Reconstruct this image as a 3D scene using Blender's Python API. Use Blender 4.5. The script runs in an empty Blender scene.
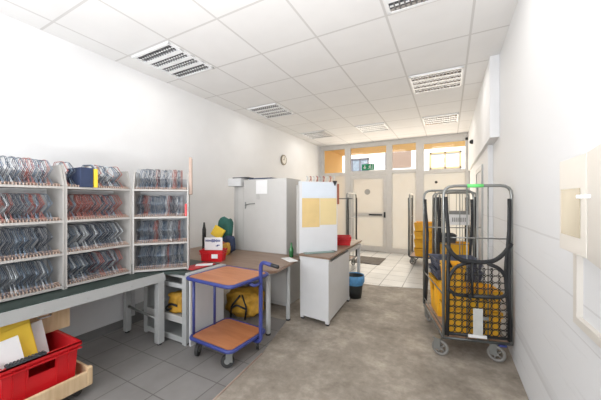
import bpy, bmesh, math, random
from mathutils import Vector, Matrix
random.seed(7)
S = bpy.context.scene
COL = S.collection
R = math.radians

# ------------------------------------------------------------------ materials
def new_mat(name):
    m = bpy.data.materials.new(name); m.use_nodes = True
    nt = m.node_tree; b = nt.nodes['Principled BSDF']
    return m, nt, b

def mat(name, col, rough=.5, metal=0., var=0., scale=8., bump=0., bscale=60., emit=None, estr=0., spec=None):
    m, nt, b = new_mat(name)
    b.inputs['Base Color'].default_value = (*col, 1)
    b.inputs['Roughness'].default_value = rough
    b.inputs['Metallic'].default_value = metal
    if spec is not None: b.inputs['Specular IOR Level'].default_value = spec
    tc = nt.nodes.new('ShaderNodeTexCoord')
    n = nt.nodes.new('ShaderNodeTexNoise'); n.inputs['Scale'].default_value = scale; n.inputs['Detail'].default_value = 5
    nt.links.new(tc.outputs['Object'], n.inputs['Vector'])
    v = max(var, .02)
    r = nt.nodes.new('ShaderNodeValToRGB')
    r.color_ramp.elements[0].position = .3; r.color_ramp.elements[1].position = .7
    r.color_ramp.elements[0].color = (*[c*(1-v) for c in col], 1)
    r.color_ramp.elements[1].color = (*[min(1, c*(1+v)) for c in col], 1)
    nt.links.new(n.outputs['Fac'], r.inputs['Fac']); nt.links.new(r.outputs['Color'], b.inputs['Base Color'])
    if bump:
        n2 = nt.nodes.new('ShaderNodeTexNoise'); n2.inputs['Scale'].default_value = bscale; n2.inputs['Detail'].default_value = 4
        nt.links.new(tc.outputs['Object'], n2.inputs['Vector'])
        bp = nt.nodes.new('ShaderNodeBump'); bp.inputs['Strength'].default_value = bump; bp.inputs['Distance'].default_value = .01
        nt.links.new(n2.outputs['Fac'], bp.inputs['Height']); nt.links.new(bp.outputs['Normal'], b.inputs['Normal'])
    if emit:
        b.inputs['Emission Color'].default_value = (*emit, 1); b.inputs['Emission Strength'].default_value = estr
    return m

def mth(nt, op, a, b=None, c=None):
    n = nt.nodes.new('ShaderNodeMath'); n.operation = op
    for i, x in enumerate((a, b, c)):
        if x is None: continue
        if isinstance(x, (int, float)): n.inputs[i].default_value = x
        else: nt.links.new(x, n.inputs[i])
    return n.outputs[0]

def grid_mat(name, col, line, px, py, ox, oy, lw, rough=.6, var=.05, scale=3., spec=.5, tilevar=0., bump=.0):
    """tiles with joints, laid out on world X/Y"""
    m, nt, b = new_mat(name)
    g = nt.nodes.new('ShaderNodeNewGeometry'); s = nt.nodes.new('ShaderNodeSeparateXYZ')
    nt.links.new(g.outputs['Position'], s.inputs[0])
    def ln(o, p, off):
        a = mth(nt, 'DIVIDE', mth(nt, 'SUBTRACT', o, off), p)
        f = mth(nt, 'ABSOLUTE', mth(nt, 'SUBTRACT', mth(nt, 'FRACT', mth(nt, 'ADD', a, .5)), .5))
        return mth(nt, 'LESS_THAN', f, lw/2/p), mth(nt, 'FLOOR', a)
    lx, fx = ln(s.outputs[0], px, ox); ly, fy = ln(s.outputs[1], py, oy)
    L = mth(nt, 'MAXIMUM', lx, ly)
    n = nt.nodes.new('ShaderNodeTexNoise'); n.inputs['Scale'].default_value = scale; n.inputs['Detail'].default_value = 6
    nt.links.new(g.outputs['Position'], n.inputs['Vector'])
    r = nt.nodes.new('ShaderNodeValToRGB'); r.color_ramp.elements[0].position = .3; r.color_ramp.elements[1].position = .7
    r.color_ramp.elements[0].color = (*[c*(1-var) for c in col], 1)
    r.color_ramp.elements[1].color = (*[min(1, c*(1+var)) for c in col], 1)
    nt.links.new(n.outputs['Fac'], r.inputs['Fac'])
    base = r.outputs['Color']
    if tilevar:
        cmb = nt.nodes.new('ShaderNodeCombineXYZ'); nt.links.new(fx, cmb.inputs[0]); nt.links.new(fy, cmb.inputs[1])
        wn = nt.nodes.new('ShaderNodeTexWhiteNoise'); wn.noise_dimensions = '2D'; nt.links.new(cmb.outputs[0], wn.inputs['Vector'])
        hs = nt.nodes.new('ShaderNodeHueSaturation'); nt.links.new(base, hs.inputs['Color'])
        nt.links.new(mth(nt, 'ADD', mth(nt, 'MULTIPLY', wn.outputs['Value'], tilevar*2), 1-tilevar), hs.inputs['Value'])
        base = hs.outputs['Color']
    mx = nt.nodes.new('ShaderNodeMix'); mx.data_type = 'RGBA'
    nt.links.new(L, mx.inputs['Factor']); nt.links.new(base, mx.inputs['A']); mx.inputs['B'].default_value = (*line, 1)
    nt.links.new(mx.outputs['Result'], b.inputs['Base Color'])
    b.inputs['Roughness'].default_value = rough; b.inputs['Specular IOR Level'].default_value = spec
    return m

def concrete_mat():
    m, nt, b = new_mat('worn_concrete')
    g = nt.nodes.new('ShaderNodeNewGeometry')
    def noise(sc, det, rg=.6):
        n = nt.nodes.new('ShaderNodeTexNoise'); n.inputs['Scale'].default_value = sc; n.inputs['Detail'].default_value = det
        n.inputs['Roughness'].default_value = rg; nt.links.new(g.outputs['Position'], n.inputs['Vector']); return n
    n1 = noise(2.2, 9, .68); n2 = noise(14, 6, .7)
    r = nt.nodes.new('ShaderNodeValToRGB'); e = r.color_ramp.elements
    e[0].position = .33; e[0].color = (.165, .142, .115, 1); e[1].position = .64; e[1].color = (.46, .405, .34, 1)
    k = e.new(.5); k.color = (.295, .258, .215, 1)
    nt.links.new(mth(nt, 'ADD', mth(nt, 'MULTIPLY', n1.outputs['Fac'], .7), mth(nt, 'MULTIPLY', n2.outputs['Fac'], .3)), r.inputs['Fac'])
    nt.links.new(r.outputs['Color'], b.inputs['Base Color'])
    b.inputs['Roughness'].default_value = .62
    b.inputs['Specular IOR Level'].default_value = .35
    bp = nt.nodes.new('ShaderNodeBump'); bp.inputs['Strength'].default_value = .15; bp.inputs['Distance'].default_value = .01
    nt.links.new(n2.outputs['Fac'], bp.inputs['Height']); nt.links.new(bp.outputs['Normal'], b.inputs['Normal'])
    return m

def wall_scuffed():
    """white plaster with long horizontal scuffs low on the wall"""
    m, nt, b = new_mat('scuffed_plaster')
    g = nt.nodes.new('ShaderNodeNewGeometry'); s = nt.nodes.new('ShaderNodeSeparateXYZ'); nt.links.new(g.outputs['Position'], s.inputs[0])
    mp = nt.nodes.new('ShaderNodeMapping'); nt.links.new(g.outputs['Position'], mp.inputs['Vector']); mp.inputs['Scale'].default_value = (1, .55, 14)
    n = nt.nodes.new('ShaderNodeTexNoise'); n.inputs['Scale'].default_value = 2.2; n.inputs['Detail'].default_value = 8; n.inputs['Roughness'].default_value = .7
    nt.links.new(mp.outputs['Vector'], n.inputs['Vector'])
    r = nt.nodes.new('ShaderNodeValToRGB'); r.color_ramp.elements[0].position = .58; r.color_ramp.elements[1].position = .72
    nt.links.new(n.outputs['Fac'], r.inputs['Fac'])
    low = nt.nodes.new('ShaderNodeMapRange'); low.inputs['From Min'].default_value = 1.25; low.inputs['From Max'].default_value = .2
    low.inputs['To Min'].default_value = 0; low.inputs['To Max'].default_value = .8; nt.links.new(s.outputs[2], low.inputs['Value'])
    f = mth(nt, 'MULTIPLY', r.outputs['Color'], low.outputs['Result'])
    soft = mth(nt, 'LESS_THAN', mth(nt, 'ABSOLUTE', mth(nt, 'SUBTRACT', s.outputs[2], .36)), .045)
    f = mth(nt, 'MAXIMUM', f, mth(nt, 'MULTIPLY', soft, mth(nt, 'MULTIPLY', mth(nt, 'SUBTRACT', n.outputs['Fac'], .3), .75)))
    # three long rub marks left by the carts
    for z0, w in ((1.27, .006), (1.02, .005), (.33, .012), (.86, .004)):
        wob = mth(nt, 'MULTIPLY', mth(nt, 'SUBTRACT', n.outputs['Fac'], .5), .02)
        d = mth(nt, 'ABSOLUTE', mth(nt, 'SUBTRACT', mth(nt, 'ADD', s.outputs[2], wob), z0))
        f = mth(nt, 'MAXIMUM', f, mth(nt, 'MULTIPLY', mth(nt, 'LESS_THAN', d, w), .28))
    mx = nt.nodes.new('ShaderNodeMix'); mx.data_type = 'RGBA'; nt.links.new(f, mx.inputs['Factor'])
    mx.inputs['A'].default_value = (.74, .745, .755, 1); mx.inputs['B'].default_value = (.38, .37, .36, 1)
    nt.links.new(mx.outputs['Result'], b.inputs['Base Color']); b.inputs['Roughness'].default_value = .75
    return m

def glass_mat(name, frosted=False, tint=(1, 1, 1)):
    m = bpy.data.materials.new(name); m.use_nodes = True; nt = m.node_tree; nt.nodes.clear()
    o = nt.nodes.new('ShaderNodeOutputMaterial'); tr = nt.nodes.new('ShaderNodeBsdfTransparent'); tr.inputs['Color'].default_value = (*tint, 1)
    mx = nt.nodes.new('ShaderNodeMixShader')
    if frosted:
        tl = nt.nodes.new('ShaderNodeBsdfTranslucent'); tl.inputs['Color'].default_value = (.93, .93, .91, 1)
        df = nt.nodes.new('ShaderNodeBsdfDiffuse'); df.inputs['Color'].default_value = (.8, .8, .78, 1)
        m2 = nt.nodes.new('ShaderNodeMixShader'); m2.inputs[0].default_value = .2
        nt.links.new(tl.outputs[0], m2.inputs[1]); nt.links.new(df.outputs[0], m2.inputs[2])
        g = nt.nodes.new('ShaderNodeNewGeometry'); mp = nt.nodes.new('ShaderNodeMapping'); mp.inputs['Scale'].default_value = (1, 1, 1)
        n = nt.nodes.new('ShaderNodeTexNoise'); n.inputs['Scale'].default_value = 1.6; nt.links.new(g.outputs['Position'], mp.inputs['Vector']); nt.links.new(mp.outputs['Vector'], n.inputs['Vector'])
        f = mth(nt, 'ADD', mth(nt, 'MULTIPLY', n.outputs['Fac'], .10), .80)
        nt.links.new(f, mx.inputs[0]); nt.links.new(tr.outputs[0], mx.inputs[1]); nt.links.new(m2.outputs[0], mx.inputs[2])
    else:
        gl = nt.nodes.new('ShaderNodeBsdfGlossy'); gl.inputs['Roughness'].default_value = .03
        fr = nt.nodes.new('ShaderNodeFresnel'); fr.inputs['IOR'].default_value = 1.45
        nt.links.new(fr.outputs[0], mx.inputs[0]); nt.links.new(tr.outputs[0], mx.inputs[1]); nt.links.new(gl.outputs[0], mx.inputs[2])
    nt.links.new(mx.outputs[0], o.inputs[0])
    return m

def wood_mat(name, c1, c2, sc=(1, 12, 1), rough=.4, scale=2.5):
    m, nt, b = new_mat(name)
    tc = nt.nodes.new('ShaderNodeTexCoord'); mp = nt.nodes.new('ShaderNodeMapping'); mp.inputs['Scale'].default_value = sc
    n = nt.nodes.new('ShaderNodeTexNoise'); n.inputs['Scale'].default_value = scale; n.inputs['Detail'].default_value = 7; n.inputs['Distortion'].default_value = .6
    nt.links.new(tc.outputs['Object'], mp.inputs['Vector']); nt.links.new(mp.outputs['Vector'], n.inputs['Vector'])
    r = nt.nodes.new('ShaderNodeValToRGB'); r.color_ramp.elements[0].position = .35; r.color_ramp.elements[1].position = .65
    r.color_ramp.elements[0].color = (*c1, 1); r.color_ramp.elements[1].color = (*c2, 1)
    nt.links.new(n.outputs['Fac'], r.inputs['Fac']); nt.links.new(r.outputs['Color'], b.inputs['Base Color'])
    b.inputs['Roughness'].default_value = rough
    return m

M = dict(
    wall=mat('white_plaster', (.77, .775, .785), .8, var=.012, scale=3, bump=.04, bscale=80),
    scuff=wall_scuffed(),
    ceil=grid_mat('ceiling_tiles', (.79, .785, .78), (.62, .61, .60), .713, .713, -3.37, 1.955, .022, .85, .015, 4, .2, tilevar=.012),
    concrete=concrete_mat(),
    tile=grid_mat('grey_floor_tiles', (.23, .22, .212), (.13, .122, .117), .33, .33, -2.32, 1.34, .009, .45, .1, 5, .4, tilevar=.05),
    ftile=grid_mat('pale_floor_tiles', (.52, .525, .52), (.19, .20, .21), .37, .37, -1.08, 5.0, .016, .35, .1, 3, .5, tilevar=.06),
    alu=mat('window_frame_grey', (.68, .66, .63), .5, var=.03),
    grey=mat('light_grey_paint', (.43, .44, .435), .45, var=.02),
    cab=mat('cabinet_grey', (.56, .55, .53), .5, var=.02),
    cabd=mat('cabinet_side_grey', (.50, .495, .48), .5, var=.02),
    white=mat('white_laminate', (.66, .665, .67), .45, var=.015),
    cream=mat('cream_plastic', (.68, .645, .59), .5, var=.02),
    beige=mat('beige_plastic', (.58, .555, .52), .45, var=.02),
    amber=mat('smoked_amber_pane', (.42, .37, .27), .15, var=.06),
    green=mat('dark_green_linoleum', (.030, .048, .042), .5, var=.12, scale=20),
    steel=mat('zinc_steel', (.30, .31, .30), .35, .7, var=.1, scale=15),
    steeld=mat('dark_steel', (.16, .17, .17), .4, .6, var=.1),
    black=mat('black_plastic', (.018, .019, .021), .5, var=.1),
    rubber=mat('dark_rubber', (.03, .03, .03), .7, var=.1),
    wheelg=mat('grey_wheel', (.24, .23, .215), .6, var=.1),
    dgrey=mat('charcoal_plastic', (.055, .058, .065), .5, var=.12),
    red=mat('red_plastic', (.62, .012, .018), .35, var=.05),
    redd=mat('red_cardboard', (.45, .03, .035), .6, var=.1),
    yel=mat('yellow_plastic', (.92, .50, .03), .45, var=.05),
    yelp=mat('yellow_card', (.88, .60, .05), .6, var=.03),
    bag=mat('yellow_canvas', (.52, .28, .03), .7, var=.3, scale=12, bump=.4, bscale=18),
    paley=mat('pale_yellow_paper', (.70, .52, .24), .7, var=.05),
    paper=mat('white_paper', (.83, .83, .83), .7, var=.01),
    bluep=mat('pale_blue_sheet', (.66, .72, .79), .6, var=.02),
    pboard=mat('panel_off_white', (.68, .69, .71), .5, var=.01),
    blue=mat('blue_violet_paint', (.045, .06, .24), .35, var=.06),
    deck=wood_mat('orange_brown_wood', (.42, .15, .06), (.52, .21, .09), (1, 6, 1), .4),
    table=wood_mat('brown_laminate', (.20, .125, .082), (.28, .19, .135), (1, 9, 1), .38),
    pine=wood_mat('pale_pine', (.60, .42, .24), (.72, .54, .34), (1, 10, 1), .5),
    ply=wood_mat('pinkish_plywood', (.34, .22, .17), (.46, .33, .27), (1, 8, 1), .55),
    rail=mat('pinkish_rail', (.47, .35, .29), .6, var=.08),
    shelfw=mat('shelf_grey_white', (.42, .405, .385), .5, var=.02),
    shelfb=mat('shelf_back', (.52, .53, .54), .6, var=.02),
    mat=mat('brown_doormat', (.14, .125, .11), .95, var=.15, bump=.5, bscale=200),
    binb=mat('black_bin', (.02, .024, .026), .4, var=.1),
    liner=mat('blue_liner', (.10, .30, .56), .4, var=.15, scale=25, bump=.5, bscale=40),
    exitg=mat('exit_green', (.0, .26, .11), .4),
    tape=mat('bright_green_tape', (.18, .80, .22), .5),
    greenbag=mat('dark_green_cloth', (.02, .11, .09), .7, var=.2, bump=.4, bscale=20),
    bluecloth=mat('dark_blue_cloth', (.025, .04, .09), .7, var=.2),
    brown=mat('reddish_brown_wood', (.26, .075, .035), .5, var=.1),
    lamph=mat('louvre_white', (.86, .87, .88), .25, var=.01),
    louv=mat('louvre_mirror', (.75, .76, .78), .16, .9, var=.02),
    louvd=mat('louvre_blade', (.20, .20, .21), .3, .6, var=.05),
    tube=mat('fluorescent_tube', (.85, .86, .86), .4),
    porch=mat('orange_yellow_render', (.86, .52, .16), .8, var=.03),
    facade=mat('white_facade', (.82, .80, .76), .8, var=.02),
    shut=mat('brown_shutter', (.36, .27, .22), .6, var=.05),
    wdark=mat('dark_window_frame', (.13, .13, .16), .4),
    pave=mat('pale_paving', (.50, .49, .46), .8, var=.06),
    glass=glass_mat('clear_glass'),
    frost=glass_mat('frosted_glass', True),
    w_blue=mat('wire_grey_blue', (.20, .27, .36), .4, .3),
    w_dark=mat('wire_dark', (.09, .11, .15), .4, .3),
    w_red=mat('wire_red', (.42, .14, .12), .4),
    w_white=mat('wire_white', (.62, .66, .70), .4),
    striped=mat('slate_blue_plastic', (.09, .10, .14), .5, var=.4, scale=20),
    clockf=mat('clock_face', (.72, .70, .64), .5),
    darkpane=mat('dark_pane', (.22, .27, .33), .1, var=.2),
    brownpk=mat('mauve_grey_card', (.36, .28, .29), .6, var=.05),
    dkhole=mat('dark_interior', (.10, .10, .10), .7),
)

# ------------------------------------------------------------------ mesh helpers
class MB:
    def __init__(s): s.v = []; s.f = []; s.mi = []; s.sm = []
    def add(s, vs, fs, mi=0, smooth=False, X=None):
        o = len(s.v)
        for p in vs:
            p = Vector(p)
            if X is not None: p = X @ p
            s.v.append(p)
        for f in fs: s.f.append([i+o for i in f]); s.mi.append(mi); s.sm.append(smooth)
        return s
    def box(s, x0, x1, y0, y1, z0, z1, mi=0, X=None, bev=0.):
        if bev:
            bm = bmesh.new(); bmesh.ops.create_cube(bm, size=1)
            for v in bm.verts: v.co = Vector((x0+(v.co.x+.5)*(x1-x0), y0+(v.co.y+.5)*(y1-y0), z0+(v.co.z+.5)*(z1-z0)))
            bmesh.ops.bevel(bm, geom=bm.edges[:], offset=bev, segments=2, affect='EDGES', profile=.5)
            bm.verts.index_update()
            s.add([v.co[:] for v in bm.verts], [[v.index for v in f.verts] for f in bm.faces], mi, False, X); bm.free(); return s
        vs = [(x0, y0, z0), (x1, y0, z0), (x1, y1, z0), (x0, y1, z0), (x0, y0, z1), (x1, y0, z1), (x1, y1, z1), (x0, y1, z1)]
        return s.add(vs, [(0, 3, 2, 1), (4, 5, 6, 7), (0, 1, 5, 4), (1, 2, 6, 5), (2, 3, 7, 6), (3, 0, 4, 7)], mi, False, X)
    def prism(s, poly, z0, z1, mi=0, X=None):
        n = len(poly)
        vs = [(x, y, z0) for x, y in poly]+[(x, y, z1) for x, y in poly]
        fs = [list(range(n))[::-1], list(range(n, 2*n))]+[(i, (i+1) % n, n+(i+1) % n, n+i) for i in range(n)]
        return s.add(vs, fs, mi, False, X)
    def tube(s, pts, r, n=8, mi=0, closed=False, X=None, rb=0., flat=None):
        pts = [Vector(p) for p in pts]
        if rb and len(pts) > 2:
            q = []
            m = len(pts)
            for i, p in enumerate(pts):
                if not closed and i in (0, m-1): q.append(p); continue
                a, b = pts[i-1], pts[(i+1) % m]
                da, db = (a-p), (b-p); L = min(rb, da.length*.45, db.length*.45)
                A = p+da.normalized()*L; B = p+db.normalized()*L
                for k in range(5):
                    t = k/4; q.append(A*(1-t)**2+p*2*t*(1-t)+B*t*t)
            pts = q
        m = len(pts); rings = []; up = None
        for i, p in enumerate(pts):
            if closed: t = (pts[(i+1) % m]-pts[i-1])
            else: t = pts[min(i+1, m-1)]-pts[max(i-1, 0)]
            t.normalize()
            if up is None:
                up = Vector((0, 0, 1)) if abs(t.z) < .9 else Vector((1, 0, 0))
            a = (up-t*up.dot(t))
            if a.length < 1e-4: a = t.orthogonal()
            a.normalize(); up = a; b = t.cross(a)
            ra, rb_ = (r, r) if flat is None else flat
            rings.append([p+a*math.cos(2*math.pi*k/n)*ra+b*math.sin(2*math.pi*k/n)*rb_ for k in range(n)])
        vs = [v for rg in rings for v in rg]; fs = []
        for i in range(m if closed else m-1):
            j = (i+1) % m
            for k in range(n): fs.append((i*n+k, i*n+(k+1) % n, j*n+(k+1) % n, j*n+k))
        if not closed: fs.append(list(range(n))[::-1]); fs.append([(m-1)*n+k for k in range(n)])
        return s.add(vs, fs, mi, True, X)
    def cyl(s, c, r, h, axis='z', n=20, mi=0, X=None, r2=None):
        r2 = r if r2 is None else r2
        vs = []
        for k in range(2):
            rr = (r, r2)[k]
            for i in range(n):
                a = 2*math.pi*i/n; u, w = math.cos(a)*rr, math.sin(a)*rr; d = h*k
                p = {'z': (u, w, d), 'y': (u, d, w), 'x': (d, u, w)}[axis]
                vs.append((c[0]+p[0], c[1]+p[1], c[2]+p[2]))
        fs = [list(range(n))[::-1], list(range(n, 2*n))]+[(i, (i+1) % n, n+(i+1) % n, n+i) for i in range(n)]
        return s.add(vs, fs, mi, False, X)
    def lathe(s, prof, c=(0, 0, 0), n=28, mi=0, X=None):
        vs = []; 
        for r, z in prof:
            for i in range(n):
                a = 2*math.pi*i/n; vs.append((c[0]+r*math.cos(a), c[1]+r*math.sin(a), c[2]+z))
        fs = []
        for j in range(len(prof)-1):
            for i in range(n): fs.append((j*n+i, j*n+(i+1) % n, (j+1)*n+(i+1) % n, (j+1)*n+i))
        return s.add(vs, fs, mi, True, X)
    def build(s, name, mats, parent=None, label=None):
        me = bpy.data.meshes.new(name)
        me.from_pydata([v[:] for v in s.v], [], s.f)
        for m in (mats if isinstance(mats, (list, tuple)) else [mats]): me.materials.append(m)
        for p, mi, sm in zip(me.polygons, s.mi, s.sm): p.material_index = mi; p.use_smooth = sm
        bm = bmesh.new(); bm.from_mesh(me); bmesh.ops.recalc_face_normals(bm, faces=bm.faces); bm.to_mesh(me); bm.free()
        o = bpy.data.objects.new(name, me); COL.objects.link(o)
        if parent is not None: o.parent = parent
        if label: o['label'] = label
        return o

def B(*a, **k): return MB().box(*a, **k)

def tag(o, label, cat, group=None):
    o['label'] = label; o['category'] = cat
    if group: o['group'] = group
    return o
def thing(name, label, cat, loc=(0, 0, 0), rz=0., group=None):
    o = bpy.data.objects.new(name, None); COL.objects.link(o); o.empty_display_size = .1
    o.location = loc; o.rotation_euler = (0, 0, rz)
    return tag(o, label, cat, group)
def struct(o): o['kind'] = 'structure'; return o
def dup(root, loc, rz, label, group=None):
    r = root.copy(); COL.objects.link(r); r.location = loc; r.rotation_euler = (0, 0, rz); r['label'] = label
    if group: r['group'] = group
    for ch in list(root.children):
        c = ch.copy(); COL.objects.link(c); c.parent = r
        for g in ch.children:
            d = g.copy(); COL.objects.link(d); d.parent = c
    return r
def put(o, loc, rot=(0, 0, 0)): o.location = loc; o.rotation_euler = rot; return o

# ------------------------------------------------------------------ setting
XL, XR, YB, YF, ZC = -3.64, .526, -1.6, 8.25, 3.21
struct(B(XL-.1, XR+.2, YB-.1, YF+.1, -.1, 0).build('floor', M['concrete']))
struct(MB().prism([(XL, YB), (-1.50, YB), (-1.54, 1.5), (-1.60, 2.2), (-1.77, 2.95), (XL, 2.95)], .0, .004).build('floor.001', M['tile']))
struct(MB().prism([(XL, 4.95), (-1.55, 4.90), (-1.0, 4.93), (-.43, 5.1), (.47, 5.1), (.47, 8.2), (XL, 8.2)], .0, .004).build('floor.002', M['ftile']))
struct(MB().tube([(-1.50, YB, .004), (-1.54, 1.5, .004), (-1.60, 2.2, .004)], .006, 6, flat=(.004, .008)).build('trim_4', M['rail']))
struct(B(XL-.1, XR+.2, YB-.1, YF+.1, ZC, ZC+.1).build('ceiling', M['ceil']))
struct(B(XL-.1, XL, YB-.1, YF+.1, 0, ZC).build('wall_left', M['wall']))
w = MB(); w.box(XR, XR+.2, YB-.1, 4.55, 0, 2.238); w.box(XR, XR+.2, YB-.1, 4.0, 2.238, ZC)
w.box(.47, XR+.2, 4.55, YF+.1, 0, 2.238)
struct(w.build('wall_right', M['scuff']))
struct(B(.43, XR+.2, 4.0, YF+.1, 2.238, ZC).build('trim_5', M['wall']))
# back wall behind the camera; its two wide windows are added for light
bw = MB(); bw.box(XL-.1, XR+.2, YB-.1, YB, 0, .85); bw.box(XL-.1, XR+.2, YB-.1, YB, 2.75, ZC)
for a, b_ in ((XL-.1, -3.3), (-1.75, -1.45), (.2, XR+.2)): bw.box(a, b_, YB-.1, YB, .85, 2.75)
struct(bw.build('wall_back', M['wall']))
for k, (a, b_) in enumerate(((-3.3, -1.75), (-1.45, .2))):
    f = MB()
    f.box(a, b_, YB-.08, YB-.03, .85, .91); f.box(a, b_, YB-.08, YB-.03, 2.69, 2.75)
    for x in (a, (a+b_)/2-.03, b_-.06): f.box(x, x+.06, YB-.08, YB-.03, .91, 2.69)
    wf = struct(f.build('window_%d' % (k+3), M['alu']))
    B(a+.06, b_-.06, YB-.06, YB-.05, .91, 2.69).build('pane', M['glass'], wf)
# duct like baseboard along the left wall
struct(B(XL, -3.36, YB, 3.2, .004, .125).build('baseboard_left', mat('baseboard_grey', (.20, .20, .20), .6, var=.08)))

# glazed end wall
fr = MB()
fy0, fy1 = 8.2, 8.29
def fb(x0, x1, z0, z1): fr.box(x0, x1, fy0, fy1, z0, z1)
fb(XL, -.60, 3.09, ZC); fb(-.60, .47, 3.03, ZC)
for x0, x1 in ((XL, -3.54), (-2.83, -2.66), (-1.59, -1.43), (-.80, -.60), (.37, .47)): fb(x0, x1, 0, 3.09)
fb(-3.54, -2.83, 2.27, 2.36); fb(-2.66, -1.59, 2.26, 2.38); fb(-1.43, -.80, 2.27, 2.36); fb(-.60, .37, 2.22, 2.30)
fb(-3.54, -2.83, 0, .12); fb(-1.43, -.80, 0, .14); fb(-.60, .37, 0, .12)
win = struct(fr.build('window_1', M['alu']))
for x0, x1, z0, z1, g in ((-3.54, -2.83, 2.36, 3.09, 'glass'), (-2.66, -1.59, 2.38, 3.09, 'glass'), (-1.43, -.80, 2.36, 3.09, 'glass'), (-.60, .37, 2.30, 3.03, 'glass'),
                       (-3.54, -2.83, .12, 2.27, 'frost'), (-1.43, -.80, .14, 2.27, 'frost'), (-.60, .37, .12, 2.22, 'frost')):
    B(x0, x1, 8.24, 8.25, z0, z1).build('pane', M[g], win)
d = MB(); a, b_ = -2.655, -1.595
for q in ((a, a+.085, .01, 2.25), (b_-.085, b_, .01, 2.25), (a+.085, b_-.085, .01, .16), (a+.085, b_-.085, 2.14, 2.25), (a+.085, b_-.085, 1.03, 1.13)):
    d.box(q[0], q[1], 8.205, 8.265, q[2], q[3])
door = struct(d.build('door_1', M['alu']))
B(a+.085, b_-.085, 8.23, 8.24, 1.13, 2.14).build('pane', M['frost'], door)
B(a+.085, b_-.085, 8.23, 8.24, .16, 1.03).build('pane', M['frost'], door)
h = MB(); h.box(-2.08, -1.70, 8.15, 8.17, 1.06, 1.10); h.box(-1.72, -1.70, 8.17, 8.206, 1.06, 1.10); h.box(-2.06, -2.04, 8.17, 8.206, 1.06, 1.10); h.box(-1.66, -1.61, 8.195, 8.206, 1.0, 1.16)
h.build('door_handle', M['black'], door)
tag(MB().cyl((-2.14, 8.222, 1.75), .085, .007, 'y', 24).build('sticker', mat('sticker_grey', (.45, .44, .41), .5)), 'round grey sticker on the frosted glass of the entrance door', 'sticker')
# door in the right wall
d2 = MB(); d2.box(.445, .47, 5.15, 5.24, 0, 2.05); d2.box(.445, .47, 6.1, 6.19, 0, 2.05); d2.box(.445, .47, 5.24, 6.1, 1.97, 2.05)
dr = struct(d2.build('door_2', M['grey']))
B(.455, .47, 5.24, 6.1, .01, 1.97).build('door_leaf', mat('door_leaf_grey', (.42, .41, .43), .5, var=.03), dr)
hh = MB(); hh.tube([(.455, 5.33, 1.05), (.41, 5.33, 1.05), (.41, 5.45, 1.05)], .009, 8, rb=.02); hh.build('door_handle', M['steel'], dr)

# outside: passage and the building across
struct(B(-14, 12, 8.35, 30, -.12, -.02).build('ground', M['pave']))
struct(B(-4.1, -3.9, 8.36, 11.0, -.02, 3.35).build('wall_passage', M['porch']))
struct(B(-4.4, 3.0, 8.36, 11.0, 3.35, 3.6).build('ceiling_passage', M['porch']))
struct(B(2.6, 2.8, 8.36, 11.0, -.02, 3.35).build('wall_passage_right', M['facade']))
bld = thing('building', 'bright white building across the courtyard seen through the upper panes', 'building', (0, 13, -.02))
f = MB(); f.box(-9, 6, 0, .3, 0, 6.5)
f.build('facade', M['facade'], bld)
def bwin(x0, x1, z0, z1, m, fm, sill=True):
    w = MB(); t = .07
    w.box(x0, x1, -.05, 0, z0, z0+t); w.box(x0, x1, -.05, 0, z1-t, z1); w.box(x0, x0+t, -.05, 0, z0, z1); w.box(x1-t, x1, -.05, 0, z0, z1)
    w.box((x0+x1)/2-.03, (x0+x1)/2+.03, -.05, 0, z0, z1)
    o = w.build('window', fm, bld)
    B(x0+t, x1-t, -.02, -.01, z0+t, z1-t).build('pane', m, o)
bwin(-4.15, -3.3, 2.86, 3.52, M['darkpane'], M['wdark'])
bwin(-.72, .45, 2.84, 3.54, mat('pale_pane', (.55, .62, .66), .2), mat('ochre_window_frame', (.55, .40, .22), .5))
sh = MB(); sh.box(-2.32, -1.45, -.06, 0, 2.98, 3.74)
for i in range(14): sh.box(-2.32, -1.45, -.075, -.06, 2.99+i*.054, 3.025+i*.054)
sh.build('shutter', M['shut'], bld)
B(-2.55, -2.34, -.05, 0, 2.95, 3.7).build('shutter', M['wdark'], bld, 'narrow dark shutter')
B(-2.36, -1.41, -.12, 0, 2.86, 2.95).build('window_sill', M['white'], bld)

# ------------------------------------------------------------------ ceiling luminaires
def luminaire(label):
    t = thing('ceiling_light', label, 'ceiling light', group='square louvre ceiling lights')
    s_ = .33
    f = MB()
    f.box(-s_, s_, -s_, -s_+.03, -.02, .0); f.box(-s_, s_, s_-.03, s_, -.02, .0); f.box(-s_, -s_+.025, -s_, s_, -.02, 0); f.box(s_-.025, s_, -s_, s_, -.02, 0)
    L = 2*s_-.06
    for i in range(1, 4):
        y = -s_+.03+i*L/4; f.box(-s_, s_, y-.028, y+.028, -.018, -.0)
    f.build('frame', M['lamph'], t)
    for i in range(4):
        y0 = -s_+.03+i*L/4+(.028 if i else 0); y1 = -s_+.03+(i+1)*L/4-(.028 if i < 3 else 0)
        b = MB()
        n = 14
        for k in range(1, n):
            x = -s_+.025+k*(2*s_-.05)/n; b.box(x-.0065, x+.0065, y0, y1, -.015, -.001)
        b.add([(-s_+.02, y0, -.016), (s_-.02, y0, -.016), (s_-.02, y0+.02, -.001), (-s_+.02, y0+.02, -.001)], [(0, 1, 2, 3)], 1)
        b.add([(-s_+.02, y1, -.016), (s_-.02, y1, -.016), (s_-.02, y1-.02, -.001), (-s_+.02, y1-.02, -.001)], [(0, 1, 2, 3)], 1)
        b.box(-s_+.02, s_-.02, y0, y1, -.0012, -.0002, 2)
        b.build('louvre', [M['louvd'], M['louv'], M['dgrey']], t)
        B(-s_+.03, s_-.03, (y0+y1)/2-.008, (y0+y1)/2+.008, -.012, -.004).build('fluorescent_tube', M['tube'], t)
    return t
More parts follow.
